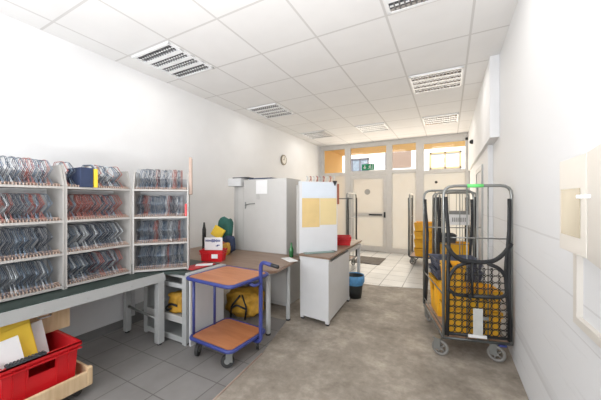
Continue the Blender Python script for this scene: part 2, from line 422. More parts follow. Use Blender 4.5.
LP = [(-3.014, 2.31, 'large louvre ceiling light nearest above the wire filing shelves by the left wall'),
      (-3.014, 4.45, 'louvre ceiling light beside the left wall above the grey steel cabinet, second from the front'),
      (-.1615, 2.31, 'louvre ceiling light cut off by the top edge of the picture'),
      (-.1615, 4.45, 'louvre ceiling light above the roll cages nearest the white ceiling beam'),
      (-3.014, 6.59, 'farthest louvre ceiling light beside the left wall'),
      (-1.588, 6.59, 'farthest louvre ceiling light in the middle, in front of the entrance door'),
      (-.1615, 6.59, 'farthest louvre ceiling light on the right, before the right-hand upper pane')]
l0 = luminaire(LP[0][2]); l0.location = (LP[0][0], LP[0][1], ZC)
for x, y, lb in LP[1:]: dup(l0, (x, y, ZC), 0, lb)

# ------------------------------------------------------------------ desk on the left
desk = thing('packing_desk', 'long grey steel desk with dark green top along the left wall', 'desk', (-2.6, 1.86, 0))
t = MB().prism([(0, -1.8), (0, 0), (-.06, .03), (.22, .2), (-.04, .52), (-.62, .52), (-.62, -1.8)][0:1]+[(0, 0), (.238, .10), (.238, .56), (-.62, .56), (-.62, -1.8)], .725, .75)
t.build('desk_top', M['green'], desk)
ap = MB(); ap.box(-.01, .012, -1.8, .02, .655, .742); ap.box(-.62, -.01, .0, .018, .665, .724)
for y in (-.32, -.68, -.95, -1.3): ap.cyl((.010, y, .69), .008, .006, 'x', 10)
ap.build('apron', M['grey'], desk)
for y in (-.02, -1.68):
    B(-.06, .005, y-.035, y+.035, .025, .655, bev=.004).build('leg', M['grey'], desk)
    B(-.62, -.56, y-.03, y+.03, .025, .655, bev=.004).build('leg', M['grey'], desk)
    f = MB(); f.cyl((-.028, y, .0), .022, .025, 'z', 12); f.cyl((-.59, y, .0), .022, .025, 'z', 12); f.build('foot', M['rubber'], desk)
    MB().tube([(-.56, y, .30), (-.06, y, .26)], .014, 8).build('stretcher', M['steel'], desk)
B(-.70, -.68, -1.8, .12, .13, .72).build('back_panel', M['white'], desk)
# hanging drawer
dw = MB(); dw.box(-.60, -.24, -1.26, -.70, .42, .655); dd = dw.build('drawer', M['pine'], desk)
k = MB(); k.tube([(-.24, -.91, .565), (-.215, -.90, .560), (-.215, -.84, .560), (-.24, -.83, .565)], .006, 8, rb=.01); k.cyl((-.24, -.89, .628), .008, .012, 'x', 10)
k.build('handle', M['paper'], dd)

# ------------------------------------------------------------------ wire filing shelves
def divider_mesh(name, m, seed):
    r = random.Random(seed); j = lambda a: r.uniform(-a, a)
    pts = [(0, .235, .004), (0, .03+j(.01), .125+j(.01)), (0, .03, .14+j(.01)), (0, .12+j(.01), .212+j(.005)), (0, .25, .214+j(.004)), (0, .27, .17), (0, .15, .11), (0, .27, .05)]
    q = MB().tube(pts, .0024, 5, closed=True, rb=.02)
    
    q.tube([(.011, y+(.008 if y < .2 else 0), z) for _, y, z in pts], .0017, 4, closed=True, rb=.02)
    q.tube([(0, .02, .004), (.0055, .09, .075), (.011, .02, .004)], .0026, 4)
    o = q.build(name, m); me = o.data; bpy.data.objects.remove(o); return me
DV = [divider_mesh('divider_%d' % i, M[m], i) for i, m in enumerate(('w_blue', 'w_dark', 'w_red', 'w_white', 'w_blue', 'w_dark'))]
def shelf_unit(name, label, loc, rz, w, redz, skip={}):
    t = thing(name, label, 'shelf', loc, rz, 'wire filing shelves on the desk')
    D = .30; H_ = 1.03
    for x in (0, w-.014):
        s = MB(); s.add([(x, 0, 0), (x, D, 0), (x, D, H_), (x, .06, H_), (x, .0, .86),
                         (x+.014, 0, 0), (x+.014, D, 0), (x+.014, D, H_), (x+.014, .06, H_), (x+.014, .0, .86)],
                        [(0, 1, 2, 3, 4), (9, 8, 7, 6, 5), (0, 4, 9, 5), (4, 3, 8, 9), (3, 2, 7, 8), (2, 1, 6, 7), (1, 0, 5, 6)])
        s.build('side_panel', M['shelfw'], t)
    B(.014, w-.014, D-.01, D, 0, .98).build('back_panel', M['shelfb'], t)
    zs = (.012, .282, .552, .832)
    for i, z in enumerate(zs):
        sb = B(.014, w-.014, 0, D-.01, z, z+.018).build('shelf_board', M['shelfw'], t)
        rl = MB()
        n = 26
        for k in range(n): 
            x = .02+(w-.05)*k/(n-1); rl.box(x-.003, x+.003, .008, .075, z+.018, z+.036)
        rl.box(.014, w-.014, .065, .08, z+.018, z+.045)
        rl.build('slotted_rail', M['rail'], sb)
        for k in range(20):
            x = .030+(w-.105)*k/19
            if i in skip and skip[i][0] < x < skip[i][1]: x = skip[i][1]+.004+(x-skip[i][0])*.02
            p = redz.get(i)
            if p and random.random() < p: me = DV[2]
            else: me = DV[random.choice((0, 0, 1, 1, 3, 4, 5, 4))]
            o = bpy.data.objects.new('wire_divider', me); COL.objects.link(o); o.parent = t
            o.location = (x, 0, z+.02+.0008); o.rotation_euler = (R(random.uniform(-1.5, 1.5)), 0, R(random.uniform(-5, 5)))
            if me is DV[2]: o['label'] = 'red wire divider'
    return t
shelf_unit('filing_shelf', 'wire-divided filing shelf farthest left on the green desk, cut by the picture edge', (-2.8, .56, .75), R(90), .548, {3: .2, 2: .4, 1: .05})
shelf_unit('filing_shelf', 'middle wire-divided filing shelf with a dark blue folder in its top row', (-2.8, 1.112, .75), R(90), .545, {3: .15, 2: .5, 1: .0, 0: .1}, {3: (.095, .245)})
s3 = shelf_unit('filing_shelf', 'angled wire-divided filing shelf at the corner end of the green desk', (-2.797, 1.664, .75), R(47), .522, {3: .2, 2: .1, 1: .05, 0: .1}, {1: (.47, .5)})
# folders standing in the shelves
def folder(label, m, loc, rz, w, h, th, tilt=0., name='folder'):
    o = B(0, th, .0, w, 0, h, bev=.002).build(name, m); put(o, loc, (0, R(tilt), rz)); return tag(o, label, 'folder')
folder('dark blue folder standing in the top row of the middle filing shelf', M['bluecloth'], (-2.786, 1.215, 1.601), R(90), .24, .17, .095)
folder('orange yellow folder next to the dark blue one in the top row', M['yelp'], (-2.786, 1.318, 1.601), R(90), .2, .165, .03)
u3 = Matrix.Translation((-2.797, 1.664, .75)) @ Matrix.Rotation(R(47), 4, 'Z')
p = u3 @ Vector((.485, -.004, .304+.0)); folder('small red folder sticking out of the angled shelf, above the red bin', M['red'], (p.x, p.y, 1.321), R(47), .2, .13, .02)
p = u3 @ Vector((.523, .03, .0))
o = B(0, .03, 0, .16, 0, .40, bev=.003).build('wooden_board', [M['rail']]); put(o, (p.x, p.y, 1.55), (0, 0, R(47)))
o['label'] = 'thin pinkish red board fixed upright to the end of the angled shelf'; o['category'] = 'board'

# ------------------------------------------------------------------ low open cabinet K
kc = thing('open_cabinet', 'low grey open-fronted cabinet under the corner of the green desk', 'cabinet', (-3.05, 1.955, 0.004))
W, Dk, Hk = .695, .45, .712
c = MB(); c.box(0, .02, 0, Dk, 0.02, Hk); c.box(W-.02, W, 0, Dk, 0.02, Hk); c.box(.02, W-.02, Dk-.015, Dk, .02, Hk); c.box(.02, W-.02, .02, Dk-.015, .02, .04)
c.box(0, .06, -.012, 0, .0, Hk); c.box(W-.06, W, -.012, 0, 0, Hk); c.box(.06, W-.06, -.012, .01, .02, .075); c.box(.06, W-.06, -.012, .01, .685, Hk)
c.build('body', M['grey'], kc)
B(.02, W-.02, 0.01, Dk-.015, .245, .265).build('shelf', M['grey'], kc)
B(.06, W-.06, -.012, .006, .215, .285).build('shelf_rail', M['cabd'], kc)
B(.06, W-.06, -.012, .01, .575, .62).build('cross_rail', M['grey'], kc)
# mailbag sagging on its shelf
def blob_bag(name, label, m, loc, size, seed, cat='bag', straps=None, rz=0.):
    r = random.Random(seed)
    bm = bmesh.new(); bmesh.ops.create_icosphere(bm, subdivisions=4, radius=1)
    from mathutils import noise
    for v in bm.verts:
        p = v.co.copy(); q = Vector([math.copysign(abs(c)**.62, c) for c in p])
        n1 = noise.noise(p*1.7+Vector((seed, 0, 0)))*.25; n2 = noise.noise(p*4.5+Vector((0, seed, 0)))*.10
        q = q*(1+n1+n2); v.co = Vector((q.x*size[0]/2, q.y*size[1]/2, (q.z+.0)*size[2]/2))
    zmin = min(v.co.z for v in bm.verts)
    for v in bm.verts:
        v.co.z = max(v.co.z-zmin-.02, 0)
    me = bpy.data.meshes.new(name); bm.to_mesh(me); bm.free()
    for p in me.polygons: p.use_smooth = True
    me.materials.append(m)
    if straps is None:
        o = bpy.data.objects.new(name, me); COL.objects.link(o); put(o, loc, (0, 0, rz)); return tag(o, label, cat)
    t = thing(name, label, cat, loc, rz)
    o = bpy.data.objects.new('bag_body', me); COL.objects.link(o); o.parent = t
    for pts in straps: MB().tube(pts, .008, 6, flat=(.012, .006), rb=.04).build('strap', M['black'], t)
    return t
blob_bag('mail_bag', 'crumpled yellow mail bag lying on the shelf of the low open cabinet', M['bag'], (-2.62, 2.12, .27), (.30, .26, .22), 3,
         straps=[[(-.10, -.135, .05), (-.02, -.15, .11), (.08, -.14, .10)], [(-.13, -.12, .03), (-.06, -.155, .03), (.0, -.15, .06)]])
blob_bag('mail_bag', 'large yellow mail bag with black straps on the floor behind the blue trolley', M['bag'], (-2.33, 2.86, .004), (.48, .34, .33), 8,
         straps=[[(-.11, -.185, .02), (-.09, -.21, .17), (.02, -.19, .31)], [(.09, -.19, .02), (.12, -.205, .17), (.03, -.16, .305)], [(-.09, -.21, .14), (-.02, -.22, .20), (.12, -.20, .15)]], rz=R(10))
# things on the cabinet top
o = B(-.2, .2, -.12, .12, 0, .022, bev=.004).build('red_folder', M['redd']); put(o, (-2.70+.17, 2.28, .752), (0, 0, R(12))); 
bpy.data.objects.remove(o)
o = B(0, .30, 0, .24, 0, .012, bev=.003).build('flat_folder', M['redd']); put(o, (-2.38, 2.03, .738), (0, 0, R(44)))
bpy.data.objects.remove(o)

# corner ledge behind the trolley (light strip + red flat folders)
lg = thing('side_table', 'light grey rimmed side table behind the trolley, beside the low open cabinet', 'table', (-2.33, 1.96, .004))
B(-.0, .02, 0, .47, .0, .7165).build('side_panel', M['white'], lg)
tp = MB(); tp.prism([(-.022, -.03), (.055, -.03), (.055, .47), (-.022, .47)], .7165, .745); tp.build('table_top', M['grey'], lg)
o = B(-.09, .09, -.16, .16, 0, .010, bev=.003).build('flat_folder', M['redd']); put(o, (-2.455, 2.20, .7515), (0, 0, R(-2)))
tag(o, 'dark red folder lying flat on the desk corner beside the red bin', 'folder')
o = B(-.045, .045, -.09, .09, 0, .003).build('paper_slip', M['paper']); put(o, (-2.43, 2.25, .7625), (0, 0, R(-50)))
tag(o, 'white paper slip lying on the dark red folder in front of the red bin', 'paper')

# ------------------------------------------------------------------ crates
def crate(t, L, Wd, H_, m, hole=True, rim=.018, ribs=5):
    """open stackable crate, origin at bottom centre, L along x; walls taper, rim, ribs, hand holes in the short ends"""
    tp = .92; th = .006
    def ring(s, z): return [(-L/2*s, -Wd/2*s, z), (L/2*s, -Wd/2*s, z), (L/2*s, Wd/2*s, z), (-L/2*s, Wd/2*s, z)]
    b = MB()
    o0, o1 = ring(tp, 0), ring(1, H_)
    i0 = [(x*(1-2*th/L), y*(1-2*th/Wd), th) for x, y, z in o0]; i1 = [(x*(1-2*th/L), y*(1-2*th/Wd), z) for x, y, z in o1]
    b.add(o0+i0, [(0, 3, 2, 1), (4, 5, 6, 7)])
    for k in range(4):
        a, c = k, (k+1) % 4
        for lo, hi in ((o0, o1), (i0, i1)):
            A, Bq, C, D_ = map(Vector, (lo[a], lo[c], hi[c], hi[a]))
            P = lambda u, v: (A*(1-u)+Bq*u)*(1-v)+(D_*(1-u)+C*u)*v
            if hole and k in (1, 3):
                us = (0, .32, .68, 1); vs_ = (0, .60, .80, 1)
                for ii in range(3):
                    for jj in range(3):
                        if ii == 1 and jj == 1: continue
                        b.add([P(us[ii], vs_[jj]), P(us[ii+1], vs_[jj]), P(us[ii+1], vs_[jj+1]), P(us[ii], vs_[jj+1])], [(0, 1, 2, 3)])
            else: b.add([A, Bq, C, D_], [(0, 1, 2, 3)])
    b.add(o1+i1, [(0, 1, 5, 4), (1, 2, 6, 5), (2, 3, 7, 6), (3, 0, 4, 7)])
    # ribs
    for sx in (-1, 1):
        for k in range(ribs):
            x = -L/2*.85+L*.85*k/(ribs-1)
            b.add([(x-.004, sx*Wd/2*tp, .0), (x+.004, sx*Wd/2*tp, 0), (x+.004, sx*(Wd/2+.010), H_-.03), (x-.004, sx*(Wd/2+.010), H_-.03),
                   (x-.004, sx*(Wd/2*tp-.01), .0), (x+.004, sx*(Wd/2*tp-.01), 0), (x+.004, sx*(Wd/2-.004), H_-.03), (x-.004, sx*(Wd/2-.004), H_-.03)],
                  [(0, 1, 2, 3), (4, 7, 6, 5), (0, 3, 7, 4), (1, 5, 6, 2)])
        for y in (-Wd*.36, -Wd*.2, Wd*.2, Wd*.36):
            b.add([(sx*L/2*tp, y-.004, 0), (sx*L/2*tp, y+.004, 0), (sx*(L/2+.010), y+.004, H_-.03), (sx*(L/2+.010), y-.004, H_-.03),
                   (sx*(L/2*tp-.01), y-.004, 0), (sx*(L/2*tp-.01), y+.004, 0), (sx*(L/2-.004), y+.004, H_-.03), (sx*(L/2-.004), y-.004, H_-.03)],
                  [(0, 1, 2, 3), (4, 7, 6, 5), (0, 3, 7, 4), (1, 5, 6, 2)])
    b.build('crate_body', m, t)
    r = MB(); e = .012; g = rim
    for z0, z1 in ((H_-.008, H_+.002), (H_-.05, H_-.042)):
        r.box(-L/2-g, L/2+g, -Wd/2-g, -Wd/2+.004, z0, z1); r.box(-L/2-g, L/2+g, Wd/2-.004, Wd/2+g, z0, z1)
        r.box(-L/2-g, -L/2+.004, -Wd/2+.004, Wd/2-.004, z0, z1); r.box(L/2-.004, L/2+g, -Wd/2+.004, Wd/2-.004, z0, z1)
    for q in ((-L/2-g, L/2+g, -Wd/2-g, -Wd/2-g+.004), (-L/2-g, L/2+g, Wd/2+g-.004, Wd/2+g), (-L/2-g, -L/2-g+.004, -Wd/2-g, Wd/2+g), (L/2+g-.004, L/2+g, -Wd/2-g, Wd/2+g)):
        r.box(q[0], q[1], q[2], q[3], H_-.024, H_+.002)
    r.build('rim', m, t)
    return t

# wooden dolly with the red crate
dl = thing('wooden_dolly', 'pale pine dolly tray under the big red crate', 'dolly', (-2.75, .86, 0.004))
q = MB(); q.box(-.33, .33, -.27, .27, .085, .10)
q.build('base_board', M['pine'], dl)
for y0, y1, x0, x1 in ((-.27, -.25, -.33, .33), (.25, .27, -.33, .33)): B(x0, x1, y0, y1, .07, .20, bev=.006).build('side_board', M['pine'], dl)
for x0, x1 in ((-.33, -.31), (.31, .335)): B(x0, x1, -.25, .25, .07, .185, bev=.006).build('side_board', M['pine'], dl)
B(.30, .34, .235, .275, .07, .215, bev=.012).build('corner_post', M['pine'], dl)
for x in (-.26, .26):
    for y in (-.2, .2):
        w_ = MB(); w_.cyl((x-.012, y, .03), .03, .024, 'x', 16); w_.box(x-.018, x-.014, y-.012, y+.012, .03, .085); w_.box(x+.014, x+.018, y-.012, y+.012, .03, .085); w_.build('caster', M['rubber'], dl)
cr = thing('red_crate', 'big red plastic crate full of envelopes at the lower left', 'crate', (-2.748, .855, .1055))
crate(cr, .56, .41, .315, M['red'])
def sheet(name, label, m, c, w, h, rz, tilt, th=.006, cat='envelope', roll=-9):
    o = B(-w/2, w/2, -th/2, th/2, 0, h).build(name, m); put(o, c, (R(tilt), R(roll), rz)); return tag(o, label, cat)
sheet('envelope', 'large yellow envelope leaning in the red crate', M['yelp'], (-2.70, .715, .315), .38, .32, R(84), -8, .008)
sheet('envelope', 'white envelope leaning in front of the yellow one in the red crate', M['paper'], (-2.60, .65, .25), .34, .28, R(84), -13, .006)
sheet('envelope', 'narrow white envelope behind the yellow one in the red crate', M['paper'], (-2.755, .93, .26), .13, .30, R(80), -3, .012)
sheet('envelope', 'yellow edged envelope between the white and the large yellow one', M['yelp'], (-2.66, .76, .28), .28, .30, R(85), -10, .005)
o = MB(); o.box(-.11, .09, -.02, .02, 0, .012)
for i in range(11): o.box(-.105+i*.0178, -.095+i*.0178, -.018, .018, .012, .018)
o = o.build('label_strip', M['dgrey']); put(o, (-2.472, .78, .4235), (0, 0, R(90))); 
tag(o, 'dark grey ribbed plastic strip lying across the near rim of the red crate', 'strip')

# ------------------------------------------------------------------ blue trolley
tr = thing('platform_trolley', 'blue two-deck trolley with orange brown wooden platforms', 'trolley', (-1.915, 2.08, .004), R(-3))
def rr(w, d, r, n=5):
    out = []
    for cx, cy, a0 in ((w/2-r, d/2-r, 0), (-w/2+r, d/2-r, 90), (-w/2+r, -d/2+r, 180), (w/2-r, -d/2+r, 270)):
        for k in range(n+1): a = R(a0+90*k/n); out.append((cx+r*math.cos(a), cy+r*math.sin(a)))
    return out
for z, w_, d_, nm in ((.165, .55, .50, 'lower_deck'), (.735, .60, .54, 'upper_deck')):
    dk = MB().prism(rr(w_-.03, d_-.03, .05), z, z+.018).build(nm, M['deck'], tr)
    MB().tube([(x, y, z+.004) for x, y in rr(w_, d_, .06)], .017, 8, closed=True).build('deck_frame', M['blue'], dk)
for x, y in ((-.262, -.20), (-.262, .06)):
    MB().tube([(x, y, .16), (x, y, .74)], .014, 10).build('post', M['blue'], tr)
MB().tube([(.20, .10, .125), (.325, .10, .125), (.325, .10, .90), (.47, .08, .885)], .019, 10, rb=.07).build('handle_tube', M['blue'], tr)
MB().tube([(.28, -.02, .715), (.325, .0, .69), (.325, .10, .69)], .014, 10, rb=.03).build('side_tube', M['blue'], tr)
MB().tube([(.42, .087, .890), (.55, .07, .878)], .018, 10).build('grip', M['black'], tr)
for x, y, rz in ((-.20, -.19, 30), (.21, -.19, -60), (-.20, .19, 20), (.21, .19, 40)):
    c = MB(); X = Matrix.Translation((x, y, 0)) @ Matrix.Rotation(R(rz), 4, 'Z')
    c.box(-.022, -.018, -.03, .03, .055, .15, X=X); c.box(.018, .022, -.03, .03, .055, .15, X=X); c.box(-.03, .03, -.03, .03, .145, .155, X=X)
    cs = c.build('caster', M['steel'], tr)
    wv = MB(); wv.cyl((-.014, -.02, .058), .058, .028, 'x', 22, X=X); wv.build('wheel', M['rubber'], cs)
    hb = MB(); hb.cyl((-.016, -.02, .058), .025, .032, 'x', 14, X=X); hb.build('hub', M['steel'], cs)

# ------------------------------------------------------------------ brown table with round legs
tb = thing('work_table', 'long brown wood table with round grey legs in front of the steel cabinet', 'table', (-1.62, 2.44, .004))
rot = 0
pl = [(-1.95, .02), (-.06, .0)]+[(-.06+.06*math.sin(R(a)), .06-.06*math.cos(R(a))) for a in (20, 45, 70, 90)]+[(-.095, .86), (-1.95, .86)]
MB().prism(pl, .708, .736).build('table_top', M['table'], tb)
for x, y in ((-.14, .10), (-.14, .53), (-1.85, .15), (-1.85, .8)):
    lg_ = MB().cyl((x, y, .02), .026, .688, 'z', 18).build('leg', M['grey'], tb)
    MB().cyl((x, y, 0), .028, .02, 'z', 18).build('foot', M['rubber'], lg_)
B(-1.7, -.2, .40, .43, .64, .705).build('apron', M['steeld'], tb)
# red bin with a booklet
rb_ = thing('red_bin', 'small red plastic bin with a white label on the brown table', 'bin', (-2.58, 2.54, .7415), R(25))
crate(rb_, .27, .16, .14, M['red'], hole=False, rim=.010, ribs=4)
B(.01, .085, -.100, -.096, .045, .095).build('bin_label', M['paper'], rb_)
bk = thing('booklet', 'white booklet with blue printed lines standing in the small red bin', 'booklet', (-2.582, 2.54, .752), R(25))
B(-.112, .112, -.004, .004, 0, .275).build('cover', M['paper'], bk)
pr = MB()
rnd = random.Random(4)
for i in range(14):
    x = -.10+i*.0135; hgt = rnd.uniform(.02, .042); pr.box(x, x+.010, -.0055, -.0040, .235-hgt/2, .235+hgt/2)
pr.box(.03, .06, -.0055, -.004, .165, .175); pr.box(.045, .08, -.0055, -.004, .175, .185)
pr.build('print', mat('blue_ink', (.05, .07, .22), .6), bk)
# dark marker bottle
o = MB().lathe([(0, 0), (.026, 0), (.027, .33), (.016, .38), (.011, .43), (0, .435)], n=14).build('bottle', M['black']); put(o, (-3.09, 2.86, .742)); tag(o, 'slim dark bottle standing on the brown table behind the booklet', 'bottle')
# heap of bags
blob_bag('cloth_bag', 'dark green cloth bag leaning beside the steel cabinet', M['greenbag'], (-2.95, 3.14, .742), (.24, .14, .46), 21)
blob_bag('cloth_bag', 'dark blue bag crumpled below the green one beside the cabinet', M['bluecloth'], (-2.79, 3.04, .742), (.17, .12, .26), 25)
o = B(-.085, .085, -.02, .02, -.075, .075, bev=.006).build('parcel', M['yelp']); put(o, (-2.93, 2.97, 1.03), (R(-8), R(28), R(14))); tag(o, 'tilted bright yellow pouch on top of the bag heap', 'pouch')
o = B(-.07, .07, -.025, .025, -.075, .075, bev=.01).build('parcel', mat('rust_cloth', (.38, .10, .06), .7, var=.2)); put(o, (-2.87, 2.95, .84), (R(-6), R(20), R(10))); tag(o, 'rust red pouch below the yellow one in the bag heap', 'pouch')
o = blob_bag('cloth_bag', 'small mustard bag at the foot of the bag heap', M['bag'], (-2.71, 2.90, .742), (.10, .09, .16), 31)
o = blob_bag('crumpled_paper', 'white crumpled paper lying before the bag heap', M['paper'], (-2.82, 2.80, .742), (.09, .07, .06), 33, 'paper')

# ------------------------------------------------------------------ grey steel cabinets
cb = thing('steel_cabinet', 'tall light grey double-door steel cabinet behind the brown table', 'cabinet', (-2.75, 3.32, .004))
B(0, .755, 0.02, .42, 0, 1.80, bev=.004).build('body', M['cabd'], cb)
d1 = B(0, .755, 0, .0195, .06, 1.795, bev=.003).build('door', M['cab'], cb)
hd = MB(); hd.tube([(.05, -.012, 1.42), (.13, -.02, 1.435), (.22, -.02, 1.438)], .006, 8); hd.box(.025, .045, -.006, 0, 1.36, 1.46); hd.build('handle', M['steel'], d1)
for x, y in ((.24, 0),): MB().box(x, x+.05, -.003, .0, 1.50, 1.58).build('label', M['cabd'], d1)
o = B(0, .20, -.005, .0, 0, .20).build('notice', M['paper']); put(o, (-2.515, 3.3185, 1.585)); tag(o, 'white paper notice taped at the top of the steel cabinet door', 'notice')
nc = thing('narrow_cabinet', 'narrow grey cabinet squeezed left of the tall steel cabinet', 'cabinet', (-2.965, 3.33, .004))
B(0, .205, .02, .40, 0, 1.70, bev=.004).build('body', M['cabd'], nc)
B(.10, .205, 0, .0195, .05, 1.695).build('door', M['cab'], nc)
o = B(0, .25, -.04, .22, 0, .12, bev=.004).build('tray', M['white']); put(o, (-3.03, 3.32, 1.706)); tag(o, 'white box tray on top of the narrow cabinet', 'box')
for i, (x, w_, m, z) in enumerate(((-2.99, .28, 'dgrey', 1.828), )):
    o = B(0, w_, 0, .17, 0, .02).build('folder', M[m]); put(o, (x, 3.34, z), (0, 0, R(4))); tag(o, 'dark folder lying on the white box tray', 'folder')
o = B(0, .40, 0, .2, 0, .018).build('magazine', M['bluecloth']); put(o, (-2.68, 3.36, 1.806), (0, 0, R(2))); tag(o, 'flat dark blue magazine on top of the tall steel cabinet', 'magazine')
o = MB().lathe([(0, 0), (.028, 0), (.03, .10), (.012, .15), (.012, .19), (0, .19)], n=16).build('bottle', mat('green_bottle', (.03, .16, .05), .2)); put(o, (-1.83, 3.17, .742)); tag(o, 'small green bottle between the steel cabinet and the notice panel', 'bottle')
o = B(-.13, .13, -.06, .06, 0, .004).build('paper', M['paper']); put(o, (-1.77, 3.02, .7415), (0, 0, R(-35))); tag(o, 'white papers lying on the right end of the brown table', 'paper')

# ------------------------------------------------------------------ white counter cabinet
cc = thing('counter', 'white laminate counter cabinet with brown top standing by the waste bin', 'cabinet', (-1.66, 3.03, .004))
poly = [(0, .06), (.42, 0), (.36, 1.62), (-.2, 1.62), (-.2, .9), (0, .9)]
bd = MB(); bd.prism([(0.01, .05), (.415, 0), (.355, .95), (0.01, .95)], .05, .74); bd.build('body', M['white'], cc)
e = MB(); e.prism([(.005, .045), (.42, -.008), (.42, .05), (.005, .1)], .74, .79); e.build('end_panel', M['white'], cc)
B(-.15, .35, .9, 1.60, .70, .76).build('body_rear', M['white'], cc)
MB().prism([(.0, .035), (.435, -.02), (.355, 1.65), (-.2, 1.65), (-.2, .95), (.0, .95)], .79, .812).build('counter_top', M['table'], cc)
for x, y in ((.39, .03), (.345, .92), (.03, .08), (.32, 1.56), (-.14, 1.56)):
    g = B(x-.022, x+.022, y-.022, y+.022, .02, .74 if y > 1 else .06).build('leg', M['white'], cc)
    MB().cyl((x, y, 0), .022, .02, 'z', 14).build('foot', M['rubber'], g)
# panel door grooves on the right side
# notice panel on the counter
np_ = thing('partition_screen', 'tall off-white panel with pinned sheets standing on the white counter', 'panel', (-1.66, 3.14, .8125), R(47))
B(-.03, .505, 0, .035, 0, .92, bev=.003).build('board', M['pboard'], np_)
B(-.06, -.03, .0, .035, 0, .87).build('edge_strip', M['cabd'], np_)
ft = MB(); ft.box(.03, .07, -.03, .10, -.004, .012); ft.box(.42, .46, -.05, .08, -.004, .012); ft.build('foot', M['steeld'], np_)
NPX = Matrix.Translation((-1.665, 3.135, .817)) @ Matrix.Rotation(R(47), 4, 'Z')
def pin(label, m, x0, x1, z0, z1, th=.003, name='sheet', cat='sheet', off=0):
    o = B(0, x1-x0, -th, 0, 0, z1-z0).build(name, m); p = NPX @ Vector((x0, -.0006-off, z0)); put(o, p, (0, 0, R(47))); return tag(o, label, cat)
pin('pale yellow sheet on the left of the notice panel', M['paley'], .012, .255, .325, .70)
pin('pale yellow sheet on the right of the notice panel', mat('cream_yellow_paper', (.74, .60, .32), .7), .262, .498, .35, .70)
pin('large pale blue sheet across the top of the notice panel', M['bluep'], .012, .492, .705, .905)
# green glass sheet lying at the panel's foot
o = B(0, .40, 0, .09, 0, .008).build('cutting_mat', mat('green_grey_sheet', (.20, .30, .28), .3)); p = NPX @ Vector((.02, -.11, 0)); put(o, (p.x, p.y, .8175), (0, 0, R(47)))
tag(o, 'dark green cutting mat at the foot of the notice panel', 'mat')
# red wire rack behind top of panel
wr = thing('wire_rack', 'red and white wire rack showing above the notice panel', 'rack', (-1.78, 3.45, .8165), R(28))
s_ = MB(); s_.box(0, .42, .0, .22, 0, .92); s_.build('rack_body', M['cab'], wr)
for i in range(9):
    x = .02+i*.047
    MB().tube([(x, .01, .92), (x+.03, .02, 1.0), (x+.01, .1, 1.02), (x+.035, .2, 1.0), (x+.035, .21, .92)], .0055, 5, rb=.02).build('wire', M['w_red'] if i % 2 else M['w_white'], wr)
# brown wooden rod thing
br = thing('wooden_bar', 'reddish brown upright wooden bar on the right edge of the notice panel', 'bar', (0, 0, 0))
p = NPX @ Vector((.512, 0, 0)); br.location = (p.x+.01, p.y, p.z+.62); br.rotation_euler = (0, 0, R(28))
B(-.014, .014, -.012, .012, 0, .27, bev=.003).build('bar', M['brown'], br)
MB().tube([(.014, 0, .075), (.20, .05, .075)], .007, 8).build('rod', M['steeld'], br)
o = MB().add([(-.03, 0, .03), (.03, 0, .03), (0, 0, -.035), (-.03, .02, .03), (.03, .02, .03), (0, .02, -.035)], [(0, 2, 1), (3, 4, 5), (0, 1, 4, 3), (1, 2, 5, 4), (2, 0, 3, 5)]).build('clip', M['black'])
p = NPX @ Vector((.47, -.0215, .90)); put(o, p, (0, 0, R(47))); tag(o, 'small black clip at the top right corner of the notice panel', 'clip')
# red box at counter end
rb2 = thing('red_crate', 'shallow red crate on the far end of the white counter', 'crate', (-1.45, 4.05, .817), R(20))
crate(rb2, .27, .22, .13, M['red'], hole=False, rim=.010)
# waste bin
wb = thing('waste_bin', 'black waste bin with a blue liner on the concrete floor', 'waste bin', (-1.29, 4.18, .001))
MB().lathe([(0, 0), (.105, 0), (.145, .33), (.138, .33), (.10, .01), (0, .01)]).build('bin_body', M['binb'], wb)
q = MB(); n = 40; vs = []
for j, (r_, z_) in enumerate(((.135, .20), (.141, .335), (.150, .345), (.153, .30), (.151, .24))):
    for i in range(n):
        a = 2*math.pi*i/n; k_ = 1+(.02*math.sin(7*a)+.015*math.sin(13*a))*(j/4); zz = z_+(0 if j < 3 else .015*math.sin(5*a)); vs.append((r_*k_*math.cos(a), r_*k_*math.sin(a), zz))
q.add(vs, [(j*n+i, j*n+(i+1) % n, (j+1)*n+(i+1) % n, (j+1)*n+i) for j in range(4) for i in range(n)], smooth=True); q.build('liner', M['liner'], wb)
# door mat
o = B(-2.08, -1.42, 6.5, 7.3, .004, .016).build('door_mat', M['mat']); tag(o, 'dark brown door mat on the pale tiles before the entrance', 'mat')

# ------------------------------------------------------------------ roll cages
def wheel_set(t, w, d, rads):
    for (x, y, rz) in ((-.045, .04, rads[0]), (w-.13, .04, rads[1]), (.03, d-.05, rads[2]), (w-.05, d-.05, rads[3])):
        X = Matrix.Translation((x, y, 0)) @ Matrix.Rotation(R(rz), 4, 'Z')
        c = MB(); c.box(-.024, -.020, -.03, .025, .06, .165, X=X); c.box(.020, .024, -.03, .025, .06, .165, X=X); c.box(-.035, .035, -.035, .035, .16, .172, X=X)
        cs = c.build('caster', M['steel'], t)
        wv = MB()
        wv.tube([(0, -.025+.062*math.cos(2*math.pi*k/20), .075+.062*math.sin(2*math.pi*k/20)) for k in range(20)], .014, 8, closed=True, X=X)
        for k in range(5):
            a = 2*math.pi*k/5; wv.tube([(0, -.025, .075), (0, -.025+.055*math.cos(a), .075+.055*math.sin(a))], .007, 5, X=X)
        wv.cyl((-.018, -.025, .075), .02, .036, 'x', 12, X=X)
        wv.build('wheel', M['wheelg'], cs)
